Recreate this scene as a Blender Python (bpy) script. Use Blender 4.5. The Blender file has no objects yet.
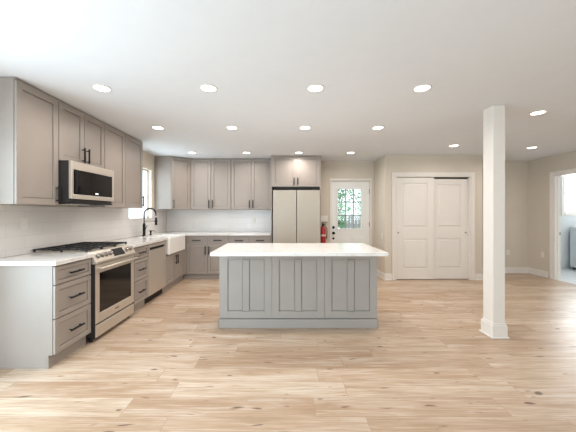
import bpy, bmesh, math, random
from mathutils import Vector, Matrix
PI = math.pi
random.seed(7)
C = bpy.context.scene.collection
SC = bpy.context.scene

# ------------------------------------------------------------------ camera
F_PX, CX, CY, CAM_Z = 282.0, 283.0, 213.0, 1.322
cd = bpy.data.cameras.new('camera'); cam = bpy.data.objects.new('camera', cd); C.objects.link(cam)
cd.sensor_width = 36.0; cd.sensor_fit = 'HORIZONTAL'
cd.lens = F_PX / 576 * 36
cd.shift_x = (288 - CX) / 576
cd.shift_y = -(216 - CY) / 576
cd.clip_start = 0.05; cd.clip_end = 200
cam.location = (0, 0, CAM_Z); cam.rotation_euler = (PI / 2, 0, 0)
SC.camera = cam

# ------------------------------------------------------------------ exposure
SC.view_settings.view_transform = 'Standard'
SC.view_settings.look = 'None'
SC.view_settings.gamma = 1
SC.view_settings.use_curve_mapping = False
SC.view_settings.exposure = 0.19

# ------------------------------------------------------------------ world: bright overcast sky
w = bpy.data.worlds.new('sky'); SC.world = w; w.use_nodes = True
wn = w.node_tree; wn.nodes.clear()
wo = wn.nodes.new('ShaderNodeOutputWorld'); bg = wn.nodes.new('ShaderNodeBackground')
bg.inputs[0].default_value = (0.87, 0.94, 1.0, 1); bg.inputs[1].default_value = 1.9
wn.links.new(bg.outputs[0], wo.inputs[0])

def window_light(name, loc, rot, sx, sy, power, col):
    l = bpy.data.lights.new(name, 'AREA'); l.shape = 'RECTANGLE'; l.size = sx; l.size_y = sy
    l.energy = power; l.color = col
    o = bpy.data.objects.new(name, l); o.location = loc; o.rotation_euler = rot; C.objects.link(o)
    return o
DAY = (0.72, 0.87, 1.0)
# daylight arriving through the room's windows (rear and garden ones are added fill)
window_light('daylight_patio', (-1.55, -2.42, 1.18), (PI / 2, 0, 0), 1.85, 2.2, 70, DAY)          # points +Y
window_light('rear_fill', (3.1, -2.42, 1.5), (PI / 2, 0, 0), 2.0, 1.2, 45, (0.97, 0.98, 1.0))  # unseen source added for overall brightness
window_light('daylight_side', (-2.80, 0.9, 1.10), (PI / 2 - 0.25, 0, -PI / 2), 2.2, 1.8, 92, DAY)     # points +X
window_light('daylight_sink', (-2.80, 5.095, 1.7), (PI / 2, 0, -PI / 2), 0.8, 0.9, 13, DAY)
window_light('garden_fill', (0.75, 7.2, 1.5), (PI / 2, 0, PI - 0.75), 0.9, 1.0, 40, DAY)  # added fill beside the door, cools the wall return
window_light('daylight_laundry', (7.28, 6.98, 1.75), (PI / 2, 0, PI), 1.2, 0.9, 95, (0.96, 0.98, 1.0))             # points -Y

LAMP_W = 6.0
LAMP_COL = (1.0, 0.925, 0.86)

# ================================================================== materials
def newmat(name):
    m = bpy.data.materials.new(name); m.use_nodes = True
    return m, m.node_tree, m.node_tree.nodes['Principled BSDF']
def s2l(c):
    return tuple((v / 255 / 12.92) if v / 255 <= 0.04045 else ((v / 255 + 0.055) / 1.055) ** 2.4 for v in c)
def mat(name, rgb, rough=0.5, metal=0.0, var=0.03, scale=8.0, bump=0.0, bscale=120.0, spec=0.5, coat=0.0, stretch=None):
    m, nt, p = newmat(name); N = nt.nodes; L = nt.links
    col = s2l(rgb)
    tc = N.new('ShaderNodeTexCoord'); mp = N.new('ShaderNodeMapping')
    L.new(tc.outputs['Object'], mp.inputs[0])
    if stretch: mp.inputs['Scale'].default_value = stretch
    n = N.new('ShaderNodeTexNoise'); n.inputs['Scale'].default_value = scale; n.inputs['Detail'].default_value = 3
    L.new(mp.outputs[0], n.inputs['Vector'])
    r = N.new('ShaderNodeValToRGB')
    r.color_ramp.elements[0].position = 0.3; r.color_ramp.elements[1].position = 0.7
    r.color_ramp.elements[0].color = (*[c * (1 - var) for c in col], 1)
    r.color_ramp.elements[1].color = (*[min(1, c * (1 + var)) for c in col], 1)
    L.new(n.outputs['Fac'], r.inputs[0]); L.new(r.outputs[0], p.inputs['Base Color'])
    p.inputs['Roughness'].default_value = rough; p.inputs['Metallic'].default_value = metal
    p.inputs['Specular IOR Level'].default_value = spec
    p.inputs['Coat Weight'].default_value = coat
    if bump:
        n2 = N.new('ShaderNodeTexNoise'); n2.inputs['Scale'].default_value = bscale
        L.new(mp.outputs[0], n2.inputs['Vector'])
        b = N.new('ShaderNodeBump'); b.inputs['Strength'].default_value = bump; b.inputs['Distance'].default_value = 0.002
        L.new(n2.outputs['Fac'], b.inputs['Height']); L.new(b.outputs[0], p.inputs['Normal'])
    return m
M = {}
M['wall'] = mat('beige_wall_paint', (211, 200, 185), 0.85, var=0.01, bump=0.15, bscale=250, spec=0.2)
M['ceiling'] = mat('white_ceiling_paint', (231, 233, 236), 0.9, var=0.008, bump=0.1, bscale=250, spec=0.1)
M['trim'] = mat('white_trim_paint', (228, 221, 213), 0.45, var=0.01)
M['cab'] = mat('grey_cabinet_paint', (157, 147, 139), 0.42, var=0.02, scale=5)
M['island'] = mat('grey_island_paint', (160, 153, 147), 0.42, var=0.02, scale=5)
M['steel'] = mat('brushed_steel', (208, 199, 187), 0.38, metal=0.65, var=0.03, scale=20, stretch=(1, 1, 30))
M['steel_soft'] = mat('satin_fridge_steel', (180, 171, 158), 0.42, metal=0.35, var=0.02, scale=12, stretch=(1, 1, 25))
M['steel_dark'] = mat('dark_appliance_side', (52, 50, 48), 0.45, metal=0.3)
M['black'] = mat('matte_black_metal', (20, 18, 17), 0.5, var=0.05, spec=0.3)
M['iron'] = mat('cast_iron', (38, 36, 36), 0.55, metal=0.2, var=0.08, bump=0.3)
M['glass_black'] = mat('black_oven_glass', (18, 15, 14), 0.07, var=0.1, spec=0.4)
M['ceramic'] = mat('white_fireclay', (243, 240, 235), 0.15, var=0.005, coat=0.3)
M['plastic'] = mat('white_plastic', (228, 223, 216), 0.4, var=0.01)
M['enamel'] = mat('white_enamel', (226, 230, 233), 0.3, var=0.01)
M['red'] = mat('red_extinguisher_paint', (176, 22, 26), 0.3, var=0.05, coat=0.3)
M['label'] = mat('cream_label_paper', (226, 205, 190), 0.6, var=0.05)
M['rubber'] = mat('black_rubber', (22, 22, 22), 0.7)
M['chrome'] = mat('satin_chrome', (170, 165, 158), 0.25, metal=0.9)
M['fence'] = mat('weathered_fence_wood', (196, 186, 196), 0.8, var=0.15, scale=6, stretch=(6, 6, 1))
M['grass'] = mat('lawn', (120, 160, 90), 0.95, var=0.25, scale=20)
M['bark'] = mat('bark', (150, 142, 132), 0.9, var=0.3, scale=20)
M['leaf'] = mat('green_leaves', (168, 205, 176), 0.6, var=0.3, scale=3)
M['dark_track'] = mat('dark_track_paint', (40, 34, 30), 0.7)  # plain dark colour of the overhead closet door track
M['display'] = mat('display_glass', (16, 18, 22), 0.1)

def emis(name, col, s):
    m, nt, p = newmat(name)
    p.inputs['Base Color'].default_value = (0.8, 0.8, 0.8, 1)
    p.inputs['Emission Color'].default_value = (*col, 1); p.inputs['Emission Strength'].default_value = s
    return m
M['lens'] = emis('lit_lamp_lens', (1.0, 0.95, 0.87), 5.0)
M['led'] = emis('lit_display_digits', (0.75, 0.9, 1.0), 1.0)

def glassmat():
    m = bpy.data.materials.new('window_glass'); m.use_nodes = True; nt = m.node_tree; N = nt.nodes; N.clear()
    o = N.new('ShaderNodeOutputMaterial'); mx = N.new('ShaderNodeMixShader')
    t = N.new('ShaderNodeBsdfTransparent'); g = N.new('ShaderNodeBsdfGlossy'); f = N.new('ShaderNodeLayerWeight')
    t.inputs[0].default_value = (0.95, 0.98, 0.98, 1); g.inputs['Roughness'].default_value = 0.02
    f.inputs[0].default_value = 0.12
    fm = N.new('ShaderNodeMath'); fm.operation = 'MULTIPLY_ADD'; fm.inputs[1].default_value = 0.35; fm.inputs[2].default_value = 0.03
    nt.links.new(f.outputs['Facing'], fm.inputs[0]); nt.links.new(fm.outputs[0], mx.inputs[0]); nt.links.new(t.outputs[0], mx.inputs[1]); nt.links.new(g.outputs[0], mx.inputs[2])
    nt.links.new(mx.outputs[0], o.inputs[0])
    return m
M['glass'] = glassmat()

def quartz():
    m, nt, p = newmat('white_quartz'); N = nt.nodes; L = nt.links
    tc = N.new('ShaderNodeTexCoord')
    n1 = N.new('ShaderNodeTexNoise'); n1.inputs['Scale'].default_value = 2.2; n1.inputs['Detail'].default_value = 8; n1.inputs['Distortion'].default_value = 1.6
    L.new(tc.outputs['Object'], n1.inputs['Vector'])
    r = N.new('ShaderNodeValToRGB'); e = r.color_ramp.elements
    e[0].position = 0.47; e[0].color = (*s2l((226, 223, 219)), 1)
    e[1].position = 0.53; e[1].color = (*s2l((226, 223, 219)), 1)
    k = e.new(0.5); k.color = (*s2l((215, 211, 205)), 1)
    L.new(n1.outputs['Fac'], r.inputs[0]); L.new(r.outputs[0], p.inputs['Base Color'])
    p.inputs['Roughness'].default_value = 0.12
    return m
M['quartz'] = quartz()

def mth(N, L, op, a, b=None, c=None):
    n = N.new('ShaderNodeMath'); n.operation = op
    for i, v in enumerate((a, b, c)):
        if v is None: continue
        if isinstance(v, (int, float)): n.inputs[i].default_value = v
        else: L.new(v, n.inputs[i])
    return n.outputs[0]

def tiles(name, axes, tw, th, col, grout, rough=0.18, off=0.5, g=0.0018):
    """running-bond tiles on a plane; axes picks the two object axes"""
    m, nt, p = newmat(name); N = nt.nodes; L = nt.links
    tc = N.new('ShaderNodeTexCoord'); sp = N.new('ShaderNodeSeparateXYZ'); L.new(tc.outputs['Object'], sp.inputs[0])
    u, v = sp.outputs[axes[0]], sp.outputs[axes[1]]
    vr = mth(N, L, 'DIVIDE', v, th); row = mth(N, L, 'FLOOR', vr)
    odd = mth(N, L, 'MULTIPLY', mth(N, L, 'MODULO', row, 2.0), off)
    ur = mth(N, L, 'ADD', mth(N, L, 'DIVIDE', u, tw), odd)
    fu = mth(N, L, 'FRACT', ur); fv = mth(N, L, 'FRACT', vr)
    du = mth(N, L, 'MULTIPLY', mth(N, L, 'MINIMUM', fu, mth(N, L, 'SUBTRACT', 1.0, fu)), tw)
    dv = mth(N, L, 'MULTIPLY', mth(N, L, 'MINIMUM', fv, mth(N, L, 'SUBTRACT', 1.0, fv)), th)
    d = mth(N, L, 'MINIMUM', du, dv)
    fac = mth(N, L, 'LESS_THAN', d, g)
    wn_ = N.new('ShaderNodeTexWhiteNoise'); cb = N.new('ShaderNodeCombineXYZ')
    L.new(mth(N, L, 'FLOOR', ur), cb.inputs[0]); L.new(row, cb.inputs[1]); L.new(cb.outputs[0], wn_.inputs['Vector'])
    mx = N.new('ShaderNodeMix'); mx.data_type = 'RGBA'
    c = s2l(col)
    mx.inputs['A'].default_value = (*[x * 0.97 for x in c], 1); mx.inputs['B'].default_value = (*[min(1, x * 1.02) for x in c], 1)
    L.new(wn_.outputs['Value'], mx.inputs['Factor'])
    m2 = N.new('ShaderNodeMix'); m2.data_type = 'RGBA'
    L.new(fac, m2.inputs['Factor']); L.new(mx.outputs['Result'], m2.inputs['A']); m2.inputs['B'].default_value = (*s2l(grout), 1)
    L.new(m2.outputs['Result'], p.inputs['Base Color'])
    p.inputs['Roughness'].default_value = rough
    b = N.new('ShaderNodeBump'); b.inputs['Strength'].default_value = 0.3; b.inputs['Distance'].default_value = 0.002
    L.new(mth(N, L, 'SUBTRACT', 1.0, fac), b.inputs['Height']); L.new(b.outputs[0], p.inputs['Normal'])
    return m
M['splash_side'] = tiles('white_subway_tile_side', (1, 2), 0.40, 0.122, (228, 223, 219), (217, 212, 207), g=0.0025)
M['splash_back'] = tiles('white_subway_tile_back', (0, 2), 0.40, 0.122, (228, 223, 219), (217, 212, 207), g=0.0025)
M['tile_floor'] = tiles('pale_floor_tile', (0, 1), 0.6, 0.3, (222, 224, 224), (196, 198, 200), 0.3)

def oak():
    m, nt, p = newmat('light_oak_planks'); N = nt.nodes; L = nt.links
    PWID, PLEN = 0.19, 1.28
    tc = N.new('ShaderNodeTexCoord'); sp = N.new('ShaderNodeSeparateXYZ'); L.new(tc.outputs['Object'], sp.inputs[0])
    x, y = sp.outputs[0], sp.outputs[1]
    vr = mth(N, L, 'DIVIDE', mth(N, L, 'ADD', y, 0.07), PWID); row = mth(N, L, 'FLOOR', vr)
    w1 = N.new('ShaderNodeTexWhiteNoise'); w1.noise_dimensions = '1D'; L.new(row, w1.inputs['W'])
    ur = mth(N, L, 'ADD', mth(N, L, 'DIVIDE', x, PLEN), mth(N, L, 'MULTIPLY', w1.outputs['Value'], 7.0))
    pid = mth(N, L, 'FLOOR', ur)
    fu = mth(N, L, 'FRACT', ur); fv = mth(N, L, 'FRACT', vr)
    du = mth(N, L, 'MULTIPLY', mth(N, L, 'MINIMUM', fu, mth(N, L, 'SUBTRACT', 1.0, fu)), PLEN)
    dv = mth(N, L, 'MULTIPLY', mth(N, L, 'MINIMUM', fv, mth(N, L, 'SUBTRACT', 1.0, fv)), PWID)
    d = mth(N, L, 'MINIMUM', du, dv)
    gap = mth(N, L, 'LESS_THAN', d, 0.0014)
    cb = N.new('ShaderNodeCombineXYZ'); L.new(pid, cb.inputs[0]); L.new(row, cb.inputs[1])
    wn_ = N.new('ShaderNodeTexWhiteNoise'); L.new(cb.outputs[0], wn_.inputs['Vector'])
    rnd = wn_.outputs['Value']
    # per-plank shifted coordinates
    sh = N.new('ShaderNodeVectorMath'); sh.operation = 'MULTIPLY_ADD'
    L.new(wn_.outputs['Color'], sh.inputs[0]); sh.inputs[1].default_value = (37, 23, 0); L.new(tc.outputs['Object'], sh.inputs[2])
    def noise(sx, sy, det, dist=0.0, rough=0.55):
        mp = N.new('ShaderNodeMapping'); mp.inputs['Scale'].default_value = (sx, sy, 1); L.new(sh.outputs[0], mp.inputs[0])
        n = N.new('ShaderNodeTexNoise'); n.inputs['Scale'].default_value = 1; n.inputs['Detail'].default_value = det
        n.inputs['Distortion'].default_value = dist; n.inputs['Roughness'].default_value = rough
        L.new(mp.outputs[0], n.inputs['Vector']); return n.outputs['Fac']
    grain = noise(2.6, 75, 6, 0.5)
    broad = noise(1.1, 9, 3, 0.8)
    knotn = noise(5.5, 19, 1, 0.3)
    blot = noise(1.7, 5.5, 4, 0.4)
    fine = noise(6, 170, 3, 0.3)
    base = N.new('ShaderNodeValToRGB'); e = base.color_ramp.elements
    e[0].position = 0.0; e[0].color = (*s2l((178, 150, 124)), 1)
    e[1].position = 1.0; e[1].color = (*s2l((202, 182, 160)), 1)
    k = e.new(0.5); k.color = (*s2l((190, 166, 142)), 1)
    L.new(rnd, base.inputs[0])
    def ov(prev, fac, lo, hi, col, amt):
        mr = N.new('ShaderNodeMapRange'); L.new(fac, mr.inputs[0])
        mr.inputs['From Min'].default_value = lo; mr.inputs['From Max'].default_value = hi
        mr.inputs['To Max'].default_value = amt
        mx = N.new('ShaderNodeMix'); mx.data_type = 'RGBA'
        L.new(mr.outputs[0], mx.inputs['Factor']); L.new(prev, mx.inputs['A']); mx.inputs['B'].default_value = (*s2l(col), 1)
        return mx.outputs['Result']
    c = ov(base.outputs[0], blot, 0.5, 0.72, (156, 122, 92), 0.6)
    c = ov(c, broad, 0.5, 0.75, (164, 134, 106), 0.7)
    c = ov(c, broad, 0.5, 0.25, (216, 204, 190), 0.6)
    c = ov(c, grain, 0.52, 0.72, (158, 124, 94), 0.65)
    c = ov(c, grain, 0.46, 0.3, (222, 206, 188), 0.5)
    c = ov(c, fine, 0.5, 0.7, (150, 120, 96), 0.45)
    c = ov(c, knotn, 0.69, 0.77, (92, 66, 48), 0.9)
    c = ov(c, gap, 0.0, 1.0, (150, 122, 96), 0.75)
    L.new(c, p.inputs['Base Color'])
    rr = N.new('ShaderNodeMapRange'); L.new(grain, rr.inputs[0]); rr.inputs['To Min'].default_value = 0.30; rr.inputs['To Max'].default_value = 0.45
    L.new(rr.outputs[0], p.inputs['Roughness'])
    b = N.new('ShaderNodeBump'); b.inputs['Strength'].default_value = 0.25; b.inputs['Distance'].default_value = 0.0015
    L.new(mth(N, L, 'SUBTRACT', grain, mth(N, L, 'MULTIPLY', gap, 2.0)), b.inputs['Height']); L.new(b.outputs[0], p.inputs['Normal'])
    return m
M['oak'] = oak()

# ================================================================== mesh helpers
class MB:
    def __init__(s): s.bm = bmesh.new()
    def box(s, x0, x1, y0, y1, z0, z1, bev=0.0, seg=1):
        if x0 > x1: x0, x1 = x1, x0
        if y0 > y1: y0, y1 = y1, y0
        if z0 > z1: z0, z1 = z1, z0
        t = bmesh.new()
        r = bmesh.ops.create_cube(t, size=1)
        for v in t.verts:
            v.co = Vector(((x0 + x1) / 2 + v.co.x * (x1 - x0), (y0 + y1) / 2 + v.co.y * (y1 - y0), (z0 + z1) / 2 + v.co.z * (z1 - z0)))
        if bev:
            bev = min(bev, 0.45 * min(x1 - x0, y1 - y0, z1 - z0))
            bmesh.ops.bevel(t, geom=t.edges[:], offset=bev, segments=seg, affect='EDGES', profile=0.5)
        s._merge(t); return s
    def _merge(s, t, mtx=None):
        if mtx is not None: t.transform(mtx)
        me = bpy.data.meshes.new('tmp'); t.to_mesh(me); t.free(); s.bm.from_mesh(me); bpy.data.meshes.remove(me)
    def cyl(s, p0, p1, r0, r1=None, n=16, bev=0.0):
        r1 = r0 if r1 is None else r1
        p0, p1 = Vector(p0), Vector(p1); d = p1 - p0
        t = bmesh.new(); bmesh.ops.create_cone(t, cap_ends=True, segments=n, radius1=r0, radius2=r1, depth=d.length)
        if bev:
            es = [e for e in t.edges if len(e.link_faces) == 2 and any(len(f.verts) > 4 for f in e.link_faces)]
            bmesh.ops.bevel(t, geom=es, offset=bev, segments=2, affect='EDGES', profile=0.5)
        q = Vector((0, 0, 1)).rotation_difference(d.normalized()).to_matrix().to_4x4()
        s._merge(t, Matrix.Translation((p0 + p1) / 2) @ q); return s
    def tube(s, pts, r, n=10):
        pts = [Vector(p) for p in pts]; rings = []
        rr = r if hasattr(r, '__len__') else [r] * len(pts)
        up = Vector((0.13, 0.31, 0.94)).normalized(); bm = s.bm; prev = None
        for i, p in enumerate(pts):
            d = (pts[min(i + 1, len(pts) - 1)] - pts[max(i - 1, 0)]).normalized()
            if prev is None: a = d.cross(up).normalized()
            else: a = (prev - d * prev.dot(d)).normalized()
            prev = a; b = d.cross(a)
            rings.append([bm.verts.new(p + (a * math.cos(2 * PI * k / n) + b * math.sin(2 * PI * k / n)) * rr[i]) for k in range(n)])
        for i in range(len(rings) - 1):
            for k in range(n):
                bm.faces.new((rings[i][k], rings[i][(k + 1) % n], rings[i + 1][(k + 1) % n], rings[i + 1][k]))
        bm.faces.new(rings[0][::-1]); bm.faces.new(rings[-1]); return s
    def prism(s, poly, axis, a, b, bev=0.0):
        """poly of 2D points extruded along axis ('x','y','z') from a to b"""
        t = bmesh.new()
        def P(u, v, c):
            return {'x': (c, u, v), 'y': (u, c, v), 'z': (u, v, c)}[axis]
        A = [t.verts.new(P(u, v, a)) for u, v in poly]; B = [t.verts.new(P(u, v, b)) for u, v in poly]
        n = len(poly)
        t.faces.new(A[::-1]); t.faces.new(B)
        for i in range(n): t.faces.new((A[i], A[(i + 1) % n], B[(i + 1) % n], B[i]))
        bmesh.ops.recalc_face_normals(t, faces=t.faces)
        if bev: bmesh.ops.bevel(t, geom=t.edges[:], offset=bev, segments=2, affect='EDGES', profile=0.5)
        s._merge(t); return s
    def lathe(s, prof, c=(0, 0, 0), n=24, axis='z'):
        """prof list of (r, h)"""
        t = bmesh.new(); rings = []
        for r, h in prof:
            rings.append([t.verts.new((r * math.cos(2 * PI * k / n), r * math.sin(2 * PI * k / n), h)) for k in range(n)])
        for i in range(len(rings) - 1):
            for k in range(n): t.faces.new((rings[i][k], rings[i][(k + 1) % n], rings[i + 1][(k + 1) % n], rings[i + 1][k]))
        t.faces.new(rings[0][::-1]); t.faces.new(rings[-1])
        bmesh.ops.recalc_face_normals(t, faces=t.faces)
        R = Matrix.Identity(4)
        if axis == '-y': R = Matrix.Rotation(PI / 2, 4, 'X')
        if axis == '+x': R = Matrix.Rotation(PI / 2, 4, 'Y')
        if axis == '-x': R = Matrix.Rotation(-PI / 2, 4, 'Y')
        s._merge(t, Matrix.Translation(c) @ R); return s
    def turn(s, ang, piv):
        s.bm.transform(Matrix.Translation(piv) @ Matrix.Rotation(ang, 4, 'Z') @ Matrix.Translation(-Vector(piv))); return s
    def build(s, name, m, parent=None, smooth=False, **props):
        bmesh.ops.recalc_face_normals(s.bm, faces=s.bm.faces)
        me = bpy.data.meshes.new(name); s.bm.to_mesh(me); s.bm.free()
        me.materials.append(M[m] if isinstance(m, str) else m)
        if smooth:
            for p in me.polygons: p.use_smooth = True
            try: me.set_sharp_from_angle(angle=math.radians(40))
            except Exception: pass
        o = bpy.data.objects.new(name, me); C.objects.link(o)
        if parent is not None: o.parent = parent
        for k, v in props.items(): o[k] = v
        return o
def thing(name, label, cat, loc=(0, 0, 0), rz=0.0, group=None, kind=None):
    o = bpy.data.objects.new(name, None); C.objects.link(o); o.empty_display_size = 0.1
    o.location = loc; o.rotation_euler = (0, 0, rz); o['label'] = label; o['category'] = cat
    if group: o['group'] = group
    if kind: o['kind'] = kind
    return o
def tag(o, label, cat, group=None, kind=None):
    o['label'] = label; o['category'] = cat
    if group: o['group'] = group
    if kind: o['kind'] = kind
    return o
def struct(mb, name, m, label, cat, parent=None, smooth=False):
    o = mb.build(name, m, parent, smooth)
    return tag(o, label, cat, kind='structure')

# ================================================================== the room
H = 2.464
XL, XR, YB, YR = -2.57, 5.40, 6.22, -2.2
T = 0.12
def wallx(mb, x0, x1, y0, y1, holes, z0=0.0, z1=H):
    """wall along y, thickness x0..x1; holes = (ya, yb, za, zb)"""
    cur = y0
    for a, b, c, d in sorted(holes):
        mb.box(x0, x1, cur, a, z0, z1)
        if c > z0: mb.box(x0, x1, a, b, z0, c)
        if d < z1: mb.box(x0, x1, a, b, d, z1)
        cur = b
    mb.box(x0, x1, cur, y1, z0, z1)
def wally(mb, y0, y1, x0, x1, holes, z0=0.0, z1=H):
    cur = x0
    for a, b, c, d in sorted(holes):
        mb.box(cur, a, y0, y1, z0, z1)
        if c > z0: mb.box(a, b, y0, y1, z0, c)
        if d < z1: mb.box(a, b, y0, y1, d, z1)
        cur = b
    mb.box(cur, x1, y0, y1, z0, z1)

struct(MB().box(XL - T, XR, YR - T, YB + T, -0.1, 0), 'floor', 'oak', 'light oak plank floor with knots running across the room', 'floor')
struct(MB().box(XR, 8.4, 3.9, 6.85, -0.1, 0.0), 'floor_laundry', 'tile_floor', 'pale tiled floor of the laundry room', 'floor')
struct(MB().box(XL - T, 8.4, YR - T, 6.9, H, H + 0.1), 'ceiling', 'ceiling', 'white painted flat ceiling with recessed lights', 'ceiling')

WIN = (4.68, 5.51, 1.21, 2.155)
SIDE = (-0.5, 2.0, 0.15, 2.2)
mb = MB(); wallx(mb, XL - T, XL, YR - T, YB, [WIN, SIDE]); struct(mb, 'wall_left', 'wall', 'painted wall behind the sink and the range', 'wall')
ED = (1.045, 1.945, 0, 2.06)
mb = MB(); wally(mb, YB, YB + T, XL - T, XR, [ED]); struct(mb, 'wall_back', 'wall', 'beige back wall holding the garden door', 'wall')
PAT = (-2.5, -0.6, 0.05, 2.3); RW = (2.0, 4.2, 0.9, 2.1)  # RW is an added opening for the rear fill
mb = MB(); wally(mb, YR - T, YR, XL, XR, [PAT, RW]); struct(mb, 'wall_rear', 'wall', 'beige wall behind the viewer', 'wall')
LD = (4.77, 5.622, 0, 2.07)
mb = MB(); wallx(mb, XR, XR + T, YR - T, YB + T, [LD]); struct(mb, 'wall_right', 'wall', 'beige wall with the laundry doorway', 'wall')
# closet
CY0 = 5.55
CL = (2.215, 3.70, 0, 2.05)
mb = MB(); wally(mb, CY0, CY0 + 0.11, 2.01, 3.92, [CL])
mb.box(2.01, 2.12, CY0 + 0.11, YB, 0, H).box(3.81, 3.92, CY0 + 0.11, YB, 0, H)
struct(mb, 'wall_closet', 'wall', 'beige boxed-out closet walls around the sliding doors', 'wall')
# laundry walls
M['laundry_wall'] = mat('pale_grey_laundry_paint', (214, 217, 219), 0.8, var=0.01)
LW = (6.70, 7.9, 1.33, 2.25)
mb = MB(); wally(mb, 6.72, 6.84, XR + T, 8.4, [LW]); mb.box(8.28, 8.4, 4.0, 6.72, 0, H); mb.box(XR + T, 8.4, 3.88, 4.0, 0, H); mb.box(XR + T, XR + T + 0.012, 5.75, 6.72, 0, H).box(XR + T, XR + T + 0.012, YB + T, 6.72, 0, H)
struct(mb, 'wall_laundry', 'laundry_wall', 'pale grey laundry room walls seen through the doorway', 'wall')

# windows -----------------------------------------------------------
def window_x(name, x, y0, y1, z0, z1, label, rails=1, posts=0, fw=.045):
    t = thing(name, label, 'window', (0, 0, 0), kind='structure')
    f = MB(); xa, xb = x, x + 0.04
    f.box(xa, xb, y0, y1, z0, z0 + fw, .004).box(xa, xb, y0, y1, z1 - fw, z1, .004).box(xa, xb, y0, y0 + fw, z0, z1, .004).box(xa, xb, y1 - fw, y1, z0, z1, .004)
    if rails:
        zc = (z0 + z1) / 2; f.box(xa, xb, y0 + .04, y1 - .04, zc - .02, zc + .02, .004)
    for k in range(posts):
        yc = y0 + (y1 - y0) * (k + 1) / (posts + 1); f.box(xa, xb, yc - .03, yc + .03, z0 + .04, z1 - .04, .004)
    f.build('window_frame', 'trim', t)
    MB().box(x + .02, x + .028, y0 + .03, y1 - .03, z0 + .03, z1 - .03).build('window_pane', 'glass', t)
    return t
def window_y(name, y, x0, x1, z0, z1, label, rails=1, posts=0):
    t = thing(name, label, 'window', (0, 0, 0), kind='structure')
    f = MB(); ya, yb = y, y + 0.05
    f.box(x0, x1, ya, yb, z0, z0 + 0.045, .004).box(x0, x1, ya, yb, z1 - 0.045, z1, .004).box(x0, x0 + 0.045, ya, yb, z0, z1, .004).box(x1 - 0.045, x1, ya, yb, z0, z1, .004)
    if rails:
        zc = (z0 + z1) / 2; f.box(x0 + .04, x1 - .04, ya, yb, zc - .02, zc + .02, .004)
    for k in range(posts):
        xc = x0 + (x1 - x0) * (k + 1) / (posts + 1); f.box(xc - .03, xc + .03, ya, yb, z0 + .04, z1 - .04, .004)
    f.build('window_frame', 'trim', t)
    MB().box(x0 + .03, x1 - .03, y + .02, y + .028, z0 + .03, z1 - .03).build('window_pane', 'glass', t)
    return t
w1 = window_x('window_1', XL - T + 0.01, *WIN, 'white framed window above the farmhouse sink', rails=0, fw=.028)
MB().box(XL - 0.065, XL + 0.02, WIN[0] + .002, WIN[1] - .002, WIN[2] - .001, WIN[2] + 0.018, .004).build('window_sill', 'trim', w1)
window_x('window_4', XL - T + 0.01, *SIDE, 'wide side window beside the viewer', rails=0, posts=1)
window_y('window_3', YR - T + 0.01, *PAT, 'patio glass doors behind the viewer', rails=0, posts=1)
window_y('fill_window', YR - T + 0.01, *RW, 'added window in the wall behind the viewer, for fill light', rails=1, posts=1)  # added window that lets the rear fill in
w2 = window_y('window_2', 6.76, *LW, 'bright white framed laundry room window', rails=1, posts=0)
MB().box(6.62, 6.70, 6.70, 6.718, 1.26, 2.33, .004).box(7.9, 7.98, 6.70, 6.718, 1.26, 2.33, .004).box(6.70, 7.9, 6.70, 6.718, 2.25, 2.33, .004).box(6.70, 7.9, 6.695, 6.718, 1.26, 1.33, .004).build('casing', 'trim', w2)
MB().box(6.70, 6.74, 6.775, 6.80, 1.3, 2.2).box(6.95, 6.97, 6.775, 6.80, 1.72, 2.2).build('sash', 'trim', w2)

# baseboards --------------------------------------------------------
def board(mb, x0, y0, x1, y1, nx, ny, h=0.13, t=0.016):
    """baseboard along a wall line, (nx, ny) points into the room; stepped top and a shoe"""
    for d, za, zb in ((t, 0, h - 0.022), (t * .6, h - 0.022, h), (t + 0.012, 0, 0.018)):
        mb.box(min(x0, x1, x0 + nx * d, x1 + nx * d), max(x0, x1, x0 + nx * d, x1 + nx * d),
               min(y0, y1, y0 + ny * d, y1 + ny * d), max(y0, y1, y0 + ny * d, y1 + ny * d), za, zb, 0.003)
mb = MB(); board(mb, 3.92, YB, XR, YB, 0, -1); board(mb, 1.955, YB, 2.01, YB, 0, -1); board(mb, 0.78, YB, 0.99, YB, 0, -1)
struct(mb, 'baseboard_back', 'trim', 'white baseboard along the back wall', 'baseboard')
mb = MB(); board(mb, XR, 5.725, XR, YB, -1, 0); board(mb, XR, YR, XR, 4.67, -1, 0)
struct(mb, 'baseboard_right', 'trim', 'white baseboard along the right wall', 'baseboard')
mb = MB(); board(mb, 1.994, CY0, 2.14, CY0, 0, -1); board(mb, 3.775, CY0, 3.936, CY0, 0, -1)
board(mb, 2.01, CY0, 2.01, YB, -1, 0); board(mb, 3.92, CY0, 3.92, YB, 1, 0)
struct(mb, 'baseboard_closet', 'trim', 'white baseboard wrapping the closet walls', 'baseboard')
mb = MB(); board(mb, XL, YR, XL, 2.36, 1, 0); struct(mb, 'baseboard_left', 'trim', 'white baseboard along the left wall', 'baseboard')
mb = MB(); board(mb, XR + T + .012, 6.72, 6.3, 6.72, 0, -1, .12); struct(mb, 'baseboard_laundry', 'trim', 'white baseboard inside the laundry room', 'baseboard')

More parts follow.
